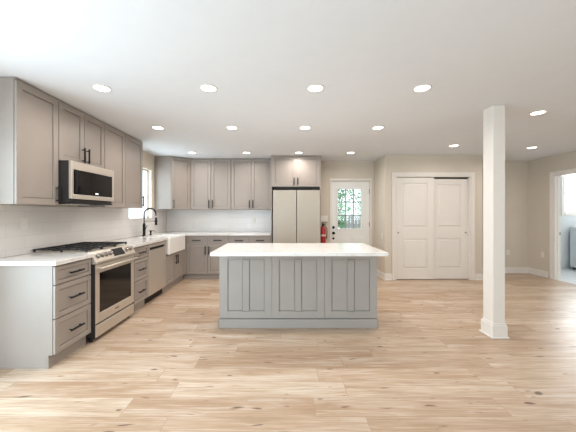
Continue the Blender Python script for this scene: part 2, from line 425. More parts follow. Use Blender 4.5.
# closet casing + sliding doors --------------------------------------
def casing_y(name, y, x0, x1, ztop, wdt, label, t=0.02, depth=0.0):
    mb = MB()
    for a, b, tt in ((0, wdt, t * .7), (wdt * .55, wdt, t)):
        mb.box(x0 - b, x0 - a, y - tt, y - .001, 0, ztop + b, .003)
        mb.box(x1 + a, x1 + b, y - tt, y - .001, 0, ztop + b, .003)
        mb.box(x0 - a, x1 + a, y - tt, y - .001, ztop + a, ztop + b, .003)
    if depth:
        mb.box(x0, x0 + .018, y - .001, y + depth, 0, ztop).box(x1 - .018, x1, y - .001, y + depth, 0, ztop).box(x0 + .018, x1 - .018, y - .001, y + depth, ztop - .018, ztop)
    return struct(mb, name, 'trim', label, 'trim')
casing_y('trim_1', CY0, 2.215, 3.70, 2.05, 0.072, 'white casing around the closet doors', depth=0.11)
def panel_door(name, x0, x1, z0, z1, y, panels, label, th=0.034):
    t = thing(name, label, 'door', (x0, y, z0), kind='structure')
    W, Z = x1 - x0, z1 - z0
    mb = MB(); sl = 0.013
    mb.box(0, W, sl, th, 0, Z)
    # front layer: stiles and rails around panels
    px0, px1 = panels[0][0], panels[0][1]
    mb.box(0, px0, 0, sl + .001, 0, Z, .002).box(px1, W, 0, sl + .001, 0, Z, .002)
    zs = sorted([(p[2], p[3]) for p in panels]); cur = 0
    for a, b in zs:
        mb.box(px0, px1, 0, sl + .001, cur, a, .002); cur = b
    mb.box(px0, px1, 0, sl + .001, cur, Z, .002)
    for a, b in zs:   # raised field with sloped shoulders
        g, sh = 0.014, 0.020
        X0, X1, A, B = px0 + g, px1 - g, a + g, b - g
        t2 = bmesh.new()
        o = [t2.verts.new(v) for v in ((X0, sl, A), (X1, sl, A), (X1, sl, B), (X0, sl, B))]
        i = [t2.verts.new(v) for v in ((X0 + sh, .001, A + sh), (X1 - sh, .001, A + sh), (X1 - sh, .001, B - sh), (X0 + sh, .001, B - sh))]
        t2.faces.new(i); t2.faces.new(o[::-1])
        for k in range(4): t2.faces.new((o[k], o[(k + 1) % 4], i[(k + 1) % 4], i[k]))
        mb._merge(t2)
    mb.build('door_panel', 'trim', t)
    return t
dl = panel_door('door_2', 2.236, 2.985, 0.012, 2.022, CY0 + 0.018, [(0.135, 0.615, .215, .80), (0.135, 0.615, 1.03, 1.90)], 'white two-panel sliding closet door, front leaf on the left')
dr = panel_door('door_3', 2.945, 3.679, 0.012, 2.000, CY0 + 0.062, [(0.125, 0.600, .215, .80), (0.125, 0.600, 1.03, 1.88)], 'white two-panel sliding closet door, rear leaf on the right')
MB().lathe([(.016, 0), (.016, .004), (.010, .003), (.009, .0005)], (0.04, 0, .92), 20, '-y').build('finger_pull', 'chrome', dl, True)
MB().lathe([(.016, 0), (.016, .004), (.010, .003), (.009, .0005)], (0.69, 0, .92), 20, '-y').build('finger_pull', 'chrome', dr, True)
struct(MB().box(2.235, 3.68, CY0 + .055, CY0 + .105, 2.024, 2.031).box(2.235, 3.68, CY0 + .054, CY0 + .058, 2.012, 2.031), 'trim_2', 'dark_track', 'dark overhead track of the sliding closet doors', 'trim')

# laundry doorway casing ---------------------------------------------
mb = MB()
y0, y1, zt = LD[0], LD[1], LD[3]
for a, b, tt in ((0, .075, .014), (.042, .075, .02)):
    mb.box(XR - tt, XR - .001, y0 - b, y0 - a, 0, zt + b, .003).box(XR - tt, XR - .001, y1 + a, y1 + b, 0, zt + b, .003).box(XR - tt, XR - .001, y0 - a, y1 + a, zt + a, zt + b, .003)
mb.box(XR - .001, XR + T + .001, y0, y0 + .018, 0, zt).box(XR - .001, XR + T + .001, y1 - .018, y1, 0, zt).box(XR - .001, XR + T + .001, y0 + .018, y1 - .018, zt - .018, zt)
mb.box(XR + .05, XR + .085, y1 - .03, y1 - .017, 0, zt - .018).box(XR + .05, XR + .085, y0 + .017, y0 + .03, 0, zt - .018)
t3 = struct(mb, 'trim_3', 'trim', 'white casing and jamb of the laundry doorway', 'trim')
MB().box(XR + .088, XR + .112, y1 - .0205, y1 - .0175, .88, .94, .001).build('strike_plate', 'black', t3)
struct(MB().box(XR - .02, XR + .01, y0, y1, 0, .008, .003), 'trim_4', 'trim', 'pale threshold strip between oak and laundry tile', 'trim')

# garden door ----------------------------------------------------------
mb = MB()
x0, x1, zt, yy = ED[0], ED[1], ED[3], YB
mb.box(x0, x0 + .028, yy - .012, yy + T, 0, zt).box(x1 - .028, x1, yy - .012, yy + T, 0, zt).box(x0 + .028, x1 - .028, yy - .012, yy + T, zt - .028, zt)
mb.box(x0 - .012, x1 + .012, yy - .02, yy - .001, zt - .02, zt + .02, .003)
mb.box(x0 - .012, x0, yy - .012, yy - .001, 0, zt, .002).box(x1, x1 + .012, yy - .012, yy - .001, 0, zt, .002)
struct(mb, 'trim_5', 'trim', 'white frame of the garden door', 'trim')
M['door_white'] = mat('white_door_enamel', (232, 230, 225), 0.35, var=0.01)
gd = thing('door_1', 'white exterior door with nine glass panes and black locks', 'door', (1.075, YB + .045, .012), kind='structure')
W, Z, th = .84, 2.015, .042
gx0, gx1, gz0, gz1 = .135, .67, .958, 1.85
mb = MB()
mb.box(0, gx0, 0, th, 0, Z).box(gx1, W, 0, th, 0, Z).box(gx0, gx1, 0, th, 0, gz0).box(gx0, gx1, 0, th, gz1, Z)
for a, b in ((.10, .40), (.44, .74)):   # embossed lower panels
    mb.box(a, b, -.004, .001, .18, .80, .004)
    mb.box(a + .03, b - .03, -.009, -.003, .21, .77, .004)
mb.build('door_slab', 'door_white', gd)
mb = MB(); q = .028
mb.box(gx0 - q, gx0 + .006, -.012, th + .012, gz0 - q, gz1 + q, .004).box(gx1 - .006, gx1 + q, -.012, th + .012, gz0 - q, gz1 + q, .004)
mb.box(gx0, gx1, -.012, th + .012, gz0 - q, gz0 + .006, .004).box(gx0, gx1, -.012, th + .012, gz1 - .006, gz1 + q, .004)
mb.build('lite_frame', 'door_white', gd)
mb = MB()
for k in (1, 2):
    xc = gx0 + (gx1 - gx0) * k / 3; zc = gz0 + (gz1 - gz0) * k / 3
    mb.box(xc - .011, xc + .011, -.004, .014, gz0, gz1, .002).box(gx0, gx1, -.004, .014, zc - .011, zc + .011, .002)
M['muntin_shade'] = mat('backlit_muntin_grey', (150, 154, 158), 0.5)  # grey stands in for shade on the backlit bars
mb.build('muntins', 'muntin_shade', gd)
MB().box(gx0 + .002, gx1 - .002, .018, .024, gz0 + .002, gz1 - .002).build('window_pane', 'glass', gd)
MB().lathe([(.030, 0), (.030, .012), (.026, .016), (.018, .018), (.018, .026)], (.045, 0, .99), 20, '-y').build('deadbolt', 'black', gd, True)
MB().lathe([(.032, 0), (.032, .008), (.012, .010), (.012, .035), (.026, .040), (.030, .055), (.026, .066), (.008, .070)], (.045, 0, .865), 20, '-y').build('door_knob', 'black', gd, True)
MB().lathe([(.024, 0), (.024, .010), (.018, .014), (.010, .016)], (.045, 0, .745), 20, '-y').build('lower_lock', 'black', gd, True)
for z in (.22, 1.06, 1.79):
    mb = MB(); mb.box(W - .004, W + .012, -.008, .004, z - .05, z + .05, .002); mb.cyl((W + .004, -.008, z - .05), (W + .004, -.008, z + .05), .007); mb.build('hinge', 'black', gd)

# ================================================================== column
col = thing('column', 'square white structural column with a trimmed base', 'column', (2.224, 2.985, 0), kind='structure')
MB().box(0, .128, 0, .15, 0, H - .001, .003).build('shaft', 'trim', col)
mb = MB(); e = .016
mb.box(-e, .128 + e, -e, .15 + e, 0, .135, .003).box(-e * .6, .128 + e * .6, -e * .6, .15 + e * .6, .13, .158, .004).box(-e - .014, .128 + e + .014, -e - .014, .15 + e + .014, 0, .016, .004)
mb.build('base_trim', 'trim', col)

# ================================================================== cabinets
DTH = 0.02
def shaker(mb, x0, x1, z0, z1, rail=0.058, y=0.0):
    """shaker front: frame, recessed panel; front face at y, going back"""
    th = DTH
    mb.box(x0, x0 + rail, y, y + th, z0, z1, .0015).box(x1 - rail, x1, y, y + th, z0, z1, .0015)
    mb.box(x0 + rail - .001, x1 - rail + .001, y, y + th, z0, z0 + rail, .0015).box(x0 + rail - .001, x1 - rail + .001, y, y + th, z1 - rail, z1, .0015)
    mb.box(x0 + rail - .002, x1 - rail + .002, y + .0175, y + th - .001, z0 + rail - .002, z1 - rail + .002)
    gr = .0055 if min(x1 - x0, z1 - z0) > .2 else .004
    mb.box(x0 + rail + gr, x1 - rail - gr, y + .009, y + .018, z0 + rail + gr, z1 - rail - gr)
    return mb
def pull(x, z, length, horiz, parent, y=0.0):
    mb = MB(); h = length / 2; r = .009
    if horiz:
        mb.cyl((x - h, y - .032, z), (x + h, y - .032, z), r, bev=.001, n=12)
        for s in (-1, 1): mb.cyl((x + s * (h - .022), y - .032, z), (x + s * (h - .022), y + .002, z), .0055, n=10)
    else:
        mb.cyl((x, y - .032, z - h), (x, y - .032, z + h), r, bev=.001, n=12)
        for s in (-1, 1): mb.cyl((x, y - .032, z + s * (h - .022)), (x, y + .002, z + s * (h - .022)), .0055, n=10)
    return mb.build('handle', 'black', parent, True)
PL = 0.165
def base_cabinet(label, loc, rz, wd, fronts, depth=.612, top=.874, m='cab', name='base_cabinet', group='grey shaker base cabinets', toe_in=.055, z_body=None):
    t = thing(name, label, 'cabinet', loc, rz, group)
    zb = z_body or top
    MB().prism([(DTH + .001, .112), (DTH + .001, zb), (depth + .02, zb), (depth + .02, 0.0), (toe_in + .014, 0.0), (toe_in + .014, .112)], 'x', 0, wd).build('carcass', m, t)
    MB().box(0.001, wd - .001, toe_in, toe_in + .013, 0, .111).build('toe_kick', m, t)
    for f in fronts:
        kind, x0, x1, z0, z1, hd = f
        mb = MB(); shaker(mb, x0, x1, z0, z1, .034 if (z1 - z0) < .2 else (.045 if kind == 'drawer' else .058))
        d = mb.build(kind + '_front' if kind == 'drawer' else 'door', m, t)
        if hd == 'h': pull((x0 + x1) / 2, (z0 + z1) / 2, min(PL, (x1 - x0) * .5), True, d)
        elif hd == 'r': pull(x1 - .032, z1 - .115, PL, False, d)
        elif hd == 'l': pull(x0 + .032, z1 - .115, PL, False, d)
    return t
XF = -1.937
g = .004
def stack3(wd):
    return [('drawer', g, wd - g, .118, .410, 'h'), ('drawer', g, wd - g, .418, .699, 'h'), ('drawer', g, wd - g, .707, .862, 'h')]
base_cabinet('grey three-drawer base cabinet with exposed end panel before the range', (XF, 2.394, 0), PI / 2, .457, stack3(.457))
base_cabinet('narrow grey three-drawer base cabinet between range and dishwasher', (XF, 3.624, 0), PI / 2, .430, stack3(.430))
wd = .862
base_cabinet('grey two-door sink base cabinet under the white apron sink', (XF, 4.662, 0), PI / 2, wd,
             [('door', g, wd / 2 - .004, .118, .605, 'r'), ('door', wd / 2 + .004, wd - g, .118, .605, 'l')], z_body=.612)
# blind corner
t = thing('base_cabinet', 'grey corner base cabinet filler where the two counters meet', 'cabinet', (0, 0, 0), group='grey shaker base cabinets')
MB().box(XL + .003, XF - .012, 5.528, YB - .004, .112, .874).box(XF - .012, -1.917, 5.606, YB - .004, .112, .874).build('carcass', 'cab', t)
MB().box(XF - .021, XF - .001, 5.527, 5.60, .112, .872, .002).box(XF - .02, -1.917, 5.586, 5.605, .112, .872, .002).build('filler_strip', 'cab', t)
MB().box(XL + .003, XF - .056, 5.527, YB - .004, 0, .111).box(XF - .056, -1.917, 5.65, YB - .004, 0, .111).build('toe_kick', 'cab', t)
YF = 5.585
def two_by_two(wd):
    h = wd / 2
    return [('drawer', g, h - .004, .706, .862, 'h'), ('drawer', h + .004, wd - g, .706, .862, 'h'),
            ('door', g, h - .004, .118, .700, 'r'), ('door', h + .004, wd - g, .118, .700, 'l')]
base_cabinet('grey back-wall base cabinet with two drawers and two doors beside the corner', (-1.915, YF, 0), 0, .832, two_by_two(.832))
base_cabinet('grey back-wall base cabinet half hidden by the island, next to the refrigerator', (-1.081, YF, 0), 0, .838, two_by_two(.838))

# upper cabinets ---------------------------------------------------------
def wall_cabinet(label, loc, rz, wd, z0, z1, doors, depth=.315, group='grey shaker wall cabinets'):
    t = thing('wall_cabinet', label, 'cabinet', loc, rz, group)
    MB().box(0, wd, DTH + .001, DTH + depth, z0, z1, .001).build('carcass', 'cab', t)
    MB().box(0, wd, .012, DTH + .001, z1 - .016, z1).build('top_rail', 'cab', t)
    for x0, x1, hd in doors:
        d = shaker(MB(), x0, x1, z0 + .002, z1 - .02).build('door', 'cab', t)
        if hd == 'r': pull(x1 - .032, z0 + .11, PL, False, d)
        if hd == 'l': pull(x0 + .032, z0 + .11, PL, False, d)
    return t
XU = -2.232; UT = H - .006; UB = 1.397
wall_cabinet('grey single-door wall cabinet with exposed end panel, first before the microwave', (XU, 2.358, 0), PI / 2, .450, UB, UT, [(g, .450 - g, 'r')])
wall_cabinet('short grey two-door wall cabinet directly above the microwave', (XU, 2.810, 0), PI / 2, .720, 1.852, UT, [(g, .356, 'r'), (.364, .720 - g, 'l')])
wall_cabinet('narrow grey wall cabinet right after the microwave', (XU, 3.532, 0), PI / 2, .460, UB, UT, [(g, .460 - g, None)])
wall_cabinet('narrow grey wall cabinet next to the sink window', (XU, 3.994, 0), PI / 2, .496, UB, UT, [(g, .496 - g, 'r')])
wall_cabinet('two-door grey wall cabinet on back wall beside the diagonal corner cabinet', (-1.922, 5.88, 0), 0, .836, UB, UT, [(g, .414, 'r'), (.422, .836 - g, 'l')])
wall_cabinet('two-door grey wall cabinet on back wall next to the refrigerator', (-1.084, 5.88, 0), 0, .842, UB, UT, [(g, .417, 'r'), (.425, .842 - g, 'l')])
# diagonal corner
t = thing('wall_cabinet', 'diagonal grey corner wall cabinet between sink window and back wall', 'cabinet', (0, 0, 0), group='grey shaker wall cabinets')
A = Vector((-2.236, 5.625)); B = Vector((-1.926, 5.905))
MB().prism([(XL + .003, 5.625), (A.x, A.y), (B.x, B.y), (B.x, YB - .004), (XL + .003, YB - .004)], 'z', UB, UT).build('carcass', 'cab', t)
dlen = (B - A).length; ang = math.atan2(B.y - A.y, B.x - A.x); nrm = Vector((math.sin(ang), -math.cos(ang)))
mtx = Matrix.Translation((A.x + nrm.x * .022, A.y + nrm.y * .022, 0)) @ Matrix.Rotation(ang, 4, 'Z')
mb = shaker(MB(), .008, dlen - .022, UB + .002, UT - .02); mb.bm.transform(mtx); d = mb.build('door', 'cab', t)
mb = MB(); x, z, h = .008 + .034, UB + .11, PL / 2
mb.cyl((x, -.032, z - h), (x, -.032, z + h), .006, n=12)
for s in (-1, 1): mb.cyl((x, -.032, z + s * (h - .022)), (x, .002, z + s * (h - .022)), .0055, n=10)
mb.bm.transform(mtx); mb.build('handle', 'black', d, True)

# refrigerator surround ---------------------------------------------------
t = thing('refrigerator_cabinet', 'grey two-door cabinet with side panels built over the refrigerator', 'cabinet', (-.238, 5.6, 0))
W = .988
MB().box(.02, W - .02, DTH + .001, .61, 1.842, UT).build('carcass', 'cab', t)
MB().box(0, .0195, .002, .614, 0, UT, .001).build('side_panel', 'cab', t)
MB().box(W - .0195, W, .002, .614, 0, UT, .001).build('side_panel', 'cab', t)
MB().box(-.006, W + .006, -.008, DTH, UT - .018, UT).build('top_rail', 'cab', t)
for x0, x1, hd in ((.024, .490, 'r'), (.498, W - .022, 'l')):
    d = shaker(MB(), x0, x1, 1.846, UT - .02).build('door', 'cab', t)
    pull(x1 - .032 if hd == 'r' else x0 + .032, 1.846 + .105, .14, False, d)
# refrigerator
t = thing('refrigerator', 'tall satin steel French-door refrigerator in its cabinet surround', 'refrigerator', (-.196, 5.47, 0))
W = .918
MB().box(.012, W - .012, .075, .74, .03, 1.752).build('body', 'steel_dark', t)
MB().box(.03, W - .03, .05, .14, 0, .07).build('base_grille', 'steel_dark', t)
for a, b in ((0, W / 2 - .005), (W / 2 + .005, W)):
    MB().box(a, b, 0, .07, .66, 1.766, .008, 2).build('door', 'steel_soft', t)
MB().box(0, W, 0, .07, .075, .645, .008, 2).build('freezer_drawer', 'steel_soft', t)
for a in (.02, W - .12): MB().box(a, a + .10, .02, .16, 1.768, 1.795, .004).build('hinge_cover', 'black', t)
MB().box(.02, W - .02, .13, .2, 1.755, 1.835).build('void_shade', 'black', t)  # black strip stands in for the shaded void above the doors

# ================================================================== island
t = thing('kitchen_island', 'grey panelled kitchen island carrying a white quartz top', 'kitchen island', (-.732, 3.24, 0))
W = 1.815; D = .56
MB().box(0, W, .021, D, .0, .874).build('carcass', 'island', t)
for k in range(3):
    a = k * .605 + .0012; b = (k + 1) * .605 - .0012
    mb = MB(); s = .095 if k == 0 else .08
    L0 = a + s; rz0, rz1 = .195, .786; mid = .075; R1 = b - .085
    c = (L0 + R1) / 2
    mb.box(a, L0, 0, .02, .112, .872, .0015).box(R1, b, 0, .02, .112, .872, .0015).box(c - mid / 2, c + mid / 2, 0, .02, rz0 - .01, rz1 + .01, .0015)
    mb.box(L0 - .001, R1 + .001, 0, .02, .112, rz0, .0015).box(L0 - .001, R1 + .001, 0, .02, rz1, .872, .0015)
    mb.box(L0 - .002, R1 + .002, .018, .0205, rz0 - .002, rz1 + .002)
    for u0, u1 in ((L0, c - mid / 2), (c + mid / 2, R1)): mb.box(u0 + .008, u1 - .005, .008, .019, rz0 + .005, rz1 - .005)
    mb.build('front_panel', 'island', t)
MB().box(-.008, W + .008, -.012, .02, 0, .104, .003).box(-.008, .0, -.012, D, 0, .104, .003).box(W, W + .008, -.012, D, 0, .104, .003).build('base_board', 'island', t)
wd = W / 2
for k in range(2):
    o = MB(); shaker(o, k * wd + g, (k + 1) * wd - g, .118, .862); o.bm.transform(Matrix.Translation((0, D * 1 + .021, 0)) @ Matrix.Scale(-1, 4, (0, 1, 0)))
    d = o.build('door', 'island', t)
def slab(mb, x0, x1, y0, y1, z0=.876, z1=.914): return mb.box(x0, x1, y0, y1, z0, z1, .003, 2)
tag(slab(MB(), -.752, 1.085, 2.905, 3.825).build('countertop', 'quartz'), 'white quartz top with an overhang, lying on the island', 'countertop')

# perimeter counters
tag(slab(MB(), XL + .003, -1.912, 2.372, 2.853).build('countertop', 'quartz'), 'short white quartz counter on the first drawer cabinet before the range', 'countertop')
mb = MB()
SY0, SY1, SX = 4.700, 5.492, -2.385
poly = [(XL + .003, 3.621), (-1.912, 3.621), (-1.912, SY0), (SX, SY0), (SX, SY1), (-1.912, SY1), (-1.912, 5.562), (-.240, 5.562), (-.240, YB - .003), (XL + .003, YB - .003)]
mb.prism(poly, 'z', .876, .914, .002)
tag(mb.build('countertop', 'quartz'), 'L-shaped white quartz counter around the sink and along the back wall', 'countertop')

# backsplash
mb = MB(); x0, x1 = XL + .0015, XL + .0105
mb.box(x0, x1, 2.372, WIN[0] - .001, .9155, 1.395).box(x0, x1, WIN[0] - .001, WIN[1] + .001, .9155, WIN[2] - .004).box(x0, x1, WIN[1] + .001, 6.205, .9155, 1.395)
mb.box(x0, x1, 4.493, WIN[0] - .001, 1.395, 1.44)
tag(mb.build('backsplash', 'splash_side'), 'white subway tile backsplash behind the range and sink', 'backsplash', kind='structure')
mb = MB().box(XL + .012, -.241, YB - .0105, YB - .0015, .9155, 1.395)
tag(mb.build('backsplash', 'splash_back'), 'white subway tile backsplash on the wall left of the refrigerator', 'backsplash', kind='structure')

# ================================================================== sink
t = thing('farmhouse_sink', 'white fireclay apron-front sink set into the counter', 'sink', (0, 0, 0))
mb = MB(); z0, z1 = .622, .902; a, b = 4.708, 5.484; xa, xb = -2.378, -1.898
mb.box(xb - .045, xb, a, b, z0, z1, .010, 3)
t_ = .022
mb.box(xa, xa + t_, a, b, z0 + .02, z1, .004).box(xa, xb - .04, a, a + t_, z0 + .02, z1, .004).box(xa, xb - .04, b - t_, b, z0 + .02, z1, .004).box(xa, xb - .03, a, b, z0 + .01, z0 + .035, .004)
mb.build('basin', 'ceramic', t)
MB().lathe([(.045, 0), (.045, .004), (.035, .005), (.012, .003)], (-2.14, 5.09, z0 + .036), 20).build('drain', 'chrome', t, True)

# faucet
fy = 4.985; fx = -2.455
t = thing('faucet', 'tall matte black spring faucet standing behind the sink', 'faucet', (fx, fy, .914))
MB().lathe([(.030, 0), (.030, .008), (.025, .012), (.023, .05), (.023, .215), (.017, .225)], (0, 0, 0), 20).build('base', 'black', t, True)
pts = [(0, 0, .2), (0, 0, .30), (0, 0, .385)]
R = .105
for k in range(1, 13):
    a = PI - k * PI / 12; pts.append((R + R * math.cos(a), 0, .385 + R * math.sin(a)))
pts += [(2 * R, 0, .36)]
MB().tube(pts, .009, 12).build('hose', 'black', t, True)
# coil round the hose
import itertools
def along(pts, n):
    P = [Vector(p) for p in pts]; seg = [(P[i + 1] - P[i]).length for i in range(len(P) - 1)]; tot = sum(seg); out = []
    for k in range(n + 1):
        s_ = tot * k / n; i = 0
        while i < len(seg) - 1 and s_ > seg[i]: s_ -= seg[i]; i += 1
        d = (P[i + 1] - P[i]).normalized(); out.append((P[i] + d * min(s_, seg[i]), d))
    return out
cp = []
for k, (p, d) in enumerate(along(pts[1:], 360)):
    a = k * 2 * PI / 9; n1 = Vector((0, 1, 0)); n2 = d.cross(n1)
    cp.append(p + (n1 * math.cos(a) + n2 * math.sin(a)) * .0135)
MB().tube(cp, .0026, 5).build('spring_coil', 'black', t, True)
MB().lathe([(.012, .33), (.017, .325), (.019, .25), (.022, .20), (.022, .195)][::-1], (2 * R, 0, 0), 16).build('spray_head', 'black', t, True)
MB().cyl((0, 0, .265), (2 * R - .01, 0, .265), .006, n=10).lathe([(.024, .255), (.026, .265), (.024, .275)], (2 * R, 0, 0), 16).build('holder_arm', 'black', t, True)
MB().cyl((0, 0, .12), (0, .045, .125), .014, n=14).cyl((0, .04, .124), (.02, .075, .185), .006, .008, n=10).build('lever', 'black', t, True)
t = thing('soap_dispenser', 'small matte black soap dispenser on the counter next to the faucet', 'soap dispenser', (-2.455, 5.235, .914))
MB().lathe([(.022, 0), (.022, .006), (.014, .010), (.014, .055), (.019, .058), (.019, .085), (.016, .088)], (0, 0, 0), 18).build('pump_body', 'black', t, True)
MB().tube([(0, 0, .078), (.05, 0, .080), (.085, 0, .066)], .006, 8).build('spout', 'black', t, True)

# ================================================================== dishwasher
t = thing('dishwasher', 'steel dishwasher with pocket handle between drawers and sink', 'dishwasher', (XF + .006, 4.059, 0), PI / 2)
W = .598
MB().box(.003, W - .003, .03, .58, .10, .872).build('tub', 'steel_dark', t)
MB().box(.002, W - .002, 0, .032, .118, .775, .004).build('door_panel', 'steel', t)
MB().box(.002, W - .002, 0, .032, .815, .862, .004).box(.002, .03, .0, .032, .77, .82, .002).box(W - .03, W - .002, 0, .032, .77, .82, .002).build('control_strip', 'steel', t)
MB().box(.03, W - .03, .026, .034, .77, .82).build('pocket_handle', 'black', t)
MB().box(.003, W - .003, .065, .08, .0, .10).build('toe_kick', 'black', t)

# ================================================================== range
t = thing('gas_range', 'slide-in steel gas range with black grates, between the drawer cabinets', 'range', (-1.905, 2.858, 0), PI / 2)
W = .760
MB().box(.003, W - .003, .035, .645, .05, .885).box(0, .008, .002, .04, .05, .8).box(W - .008, W, .002, .04, .05, .8).build('body', 'steel_dark', t)
MB().box(0, W, .055, .655, .885, .917, .004).build('cooktop', 'steel', t)
MB().box(.02, W - .02, .085, .63, .9175, .921, .001).build('burner_pan', 'steel', t)
# slanted control panel
mb = MB(); mb.prism([(-.012, .800), (-.012, .822), (.052, .922), (.080, .922), (.080, .800)], 'x', 0, W, .002)
cpn = mb.build('control_panel', 'steel', t)
sl = Vector((0, .064, .100)).normalized(); nr = Vector((0, -sl.z, sl.y))
def on_panel(x, f): return Vector((x, -.012 + .064 * f, .822 + .100 * f))
def knob(x):
    c = on_panel(x, .5); m_ = MB()
    m_.cyl(c, c + nr * .008, .026, n=20).cyl(c + nr * .008, c + nr * .034, .021, .018, n=20, bev=.002)
    m_.build('knob', 'chrome', cpn, True)
for x in (.065, .135, .205, .275): knob(x)
for x in (.60, .68): knob(x)
c0, c1 = on_panel(.33, .12), on_panel(.54, .88)
mb = MB(); mb.box(.33, .54, -.0005, .003, -.045, .045); mb.bm.transform(Matrix.Translation((0, on_panel(0, .5).y, on_panel(0, .5).z)) @ Matrix.Rotation(-math.atan2(.064, .1), 4, 'X')); mb.bm.transform(Matrix.Translation(nr * .002)); dsp = mb.build('display', 'display', cpn)
# door
mb = MB(); z0, z1 = .185, .792
mb.box(.0085, .075, 0, .034, z0, z1, .004).box(W - .075, W - .0085, 0, .034, z0, z1, .004).box(.074, W - .074, 0, .034, z0, .285, .004).box(.074, W - .074, 0, .034, .700, z1, .004)
dr_ = mb.build('oven_door', 'steel', t)
MB().box(.07, W - .07, .004, .012, .28, .705).build('oven_window', 'glass_black', dr_)
mb = MB(); mb.cyl((.02, -.045, .752), (W - .02, -.045, .752), .013, n=16, bev=.003)
for x in (.05, W - .05): mb.box(x - .012, x + .012, -.045, .003, .742, .762, .003)
mb.build('handle', 'steel', dr_, True)
MB().box(W / 2 - .035, W / 2 + .035, -.001, .002, .232, .243).build('nameplate', 'steel_dark', dr_)
MB().box(.0085, W - .0085, 0, .034, .045, .168, .004).build('storage_drawer', 'steel', t)
for x in (.04, W - .04):
    for y in (.07, .60): MB().cyl((x, y, 0), (x, y, .05), .018, n=12).build('foot', 'rubber', t)
for x, y in ((.16, .20), (.16, .50), (.38, .35), (.60, .20), (.60, .50)):
    MB().lathe([(.052, 0), (.052, .006), (.040, .010), (.040, .018), (.034, .021), (.006, .022)], (x, y, .9212), 20).build('burner', 'iron', t, True)
for k in range(3):
    a = .010 + k * .2475; b = a + .245; mb = MB(); zt = .954; q = .010
    for y in (.095, .638): mb.box(a, b, y - q / 2, y + q / 2, zt - .014, zt, .002)
    for x in (a + q / 2, b - q / 2): mb.box(x - q / 2, x + q / 2, .095, .638, zt - .014, zt, .002)
    xc = (a + b) / 2
    mb.box(xc - q / 2, xc + q / 2, .095, .638, zt - .012, zt, .002)
    for y in (.20, .355, .50): mb.box(a, b, y - q / 2, y + q / 2, zt - .012, zt, .002)
    for x in (a + .01, b - .01):
        for y in (.10, .355, .63): mb.box(x - .008, x + .008, y - .008, y + .008, .9215, zt - .010, .002)
    mb.build('grate', 'iron', t)

# ================================================================== microwave
t = thing('microwave_oven', 'steel over-the-range microwave with black glass door under the short cabinet', 'microwave', (-2.112, 2.814, 0), PI / 2)
W = .712
MB().box(0, W, .03, .43, 1.428, 1.849, .002).build('body', 'steel_dark', t)
mb = MB(); z0, z1 = 1.466, 1.848
mb.box(0, .035, 0, .029, z0, z1, .004).box(W - .03, W, 0, .029, z0, z1, .004).box(.034, W - .029, 0, .029, z0, 1.512, .004).box(.034, W - .029, 0, .029, 1.766, z1, .004)
d = mb.build('door', 'steel', t)
MB().box(.03, W - .025, .006, .02, 1.508, 1.770).build('door_glass', 'glass_black', d)
MB().box(.048, .062, -.022, .006, 1.53, 1.755, .004).build('handle', 'black', d)
MB().box(W * .52, W * .52 + .05, .0045, .0065, 1.53, 1.545).build('clock_display', 'led', d)
MB().box(.02, W - .02, .01, .38, 1.418, 1.432, .002).build('vent_grille', 'black', t)
MB().box(.25, .50, .16, .30, 1.413, 1.419, .001).build('work_light', 'plastic', t)

# ================================================================== fire extinguisher
t = thing('fire_extinguisher', 'red fire extinguisher hanging on the wall beside the refrigerator', 'fire extinguisher', (.868, YB - .085, .62))
MB().lathe([(.050, 0), (.062, .012), (.064, .04), (.064, .33), (.058, .37), (.036, .40), (.018, .412)], (0, 0, 0), 28).build('cylinder', 'red', t, True)
MB().lathe([(.0648, .20), (.0652, .202), (.0652, .235), (.0648, .237)], (0, 0, 0), 28).build('label_band', 'label', t, True)
MB().cyl((0, 0, .41), (0, 0, .45), .018, n=14).box(-.018, .018, -.02, .03, .43, .462, .004).build('valve', 'black', t)
MB().box(-.012, .075, -.012, .012, .452, .468, .004).box(-.012, .09, -.010, .010, .485, .497, .004).box(-.016, .008, -.012, .012, .46, .495, .003).build('squeeze_lever', 'black', t)
MB().tube([(.01, -.015, .435), (.05, -.03, .42), (.083, -.03, .36), (.086, -.02, .25), (.078, -.01, .14)], [.008, .008, .008, .008, .011], 10).build('hose', 'rubber', t, True)
MB().box(-.02, .02, .055, .083, .28, .42, .003).build('wall_bracket', 'black', t)

# ================================================================== plates on the walls
def plate(kind, label, c, axis, group=None, n=1, name=None):
    """axis: direction the plate faces: '+x','-x','-y'"""
    rz = {'-y': 0, '+x': PI / 2, '-x': -PI / 2}[axis]
    t = thing(name or ('wall_outlet' if kind == 'outlet' else 'light_switch'), label, 'outlet' if kind == 'outlet' else 'switch', c, rz, group)
    w_ = .036 * n + (.010 * (n - 1))
    MB().box(-w_, w_, -.006, -.0012, -.058, .058, .002).build('cover_plate', 'plastic', t)
    for k in range(n):
        xc = (k - (n - 1) / 2) * .046
        if kind == 'outlet':
            for z in (-.02, .02): MB().box(xc - .015, xc + .015, -.0085, -.005, z - .013, z + .013, .003).build('socket', 'plastic', t)
        else:
            MB().box(xc - .012, xc + .012, -.0095, -.005, -.025, .025, .002).build('rocker', 'plastic', t)
    return t
plate('outlet', 'white outlet on the tile backsplash before the range', (XL + .0105, 2.785, 1.215), '+x')
plate('outlet', 'white outlet on the back wall tiles near the corner', (-1.895, YB - .0105, 1.135), '-y')
plate('outlet', 'white outlet on the back wall tiles nearest the refrigerator', (-.64, YB - .0105, 1.145), '-y')
plate('switch', 'white double switch plate above the fire extinguisher', (.905, YB, 1.205), '-y', n=2)
plate('outlet', 'white plate on the wall return beside the garden door', (2.01, 5.72, .855), '-x')
plate('outlet', 'white outlet low on the back wall right of the column', (4.96, YB, .455), '-y')
plate('outlet', 'white outlet low on the right wall before the laundry doorway', (XR, 5.86, .455), '-x')

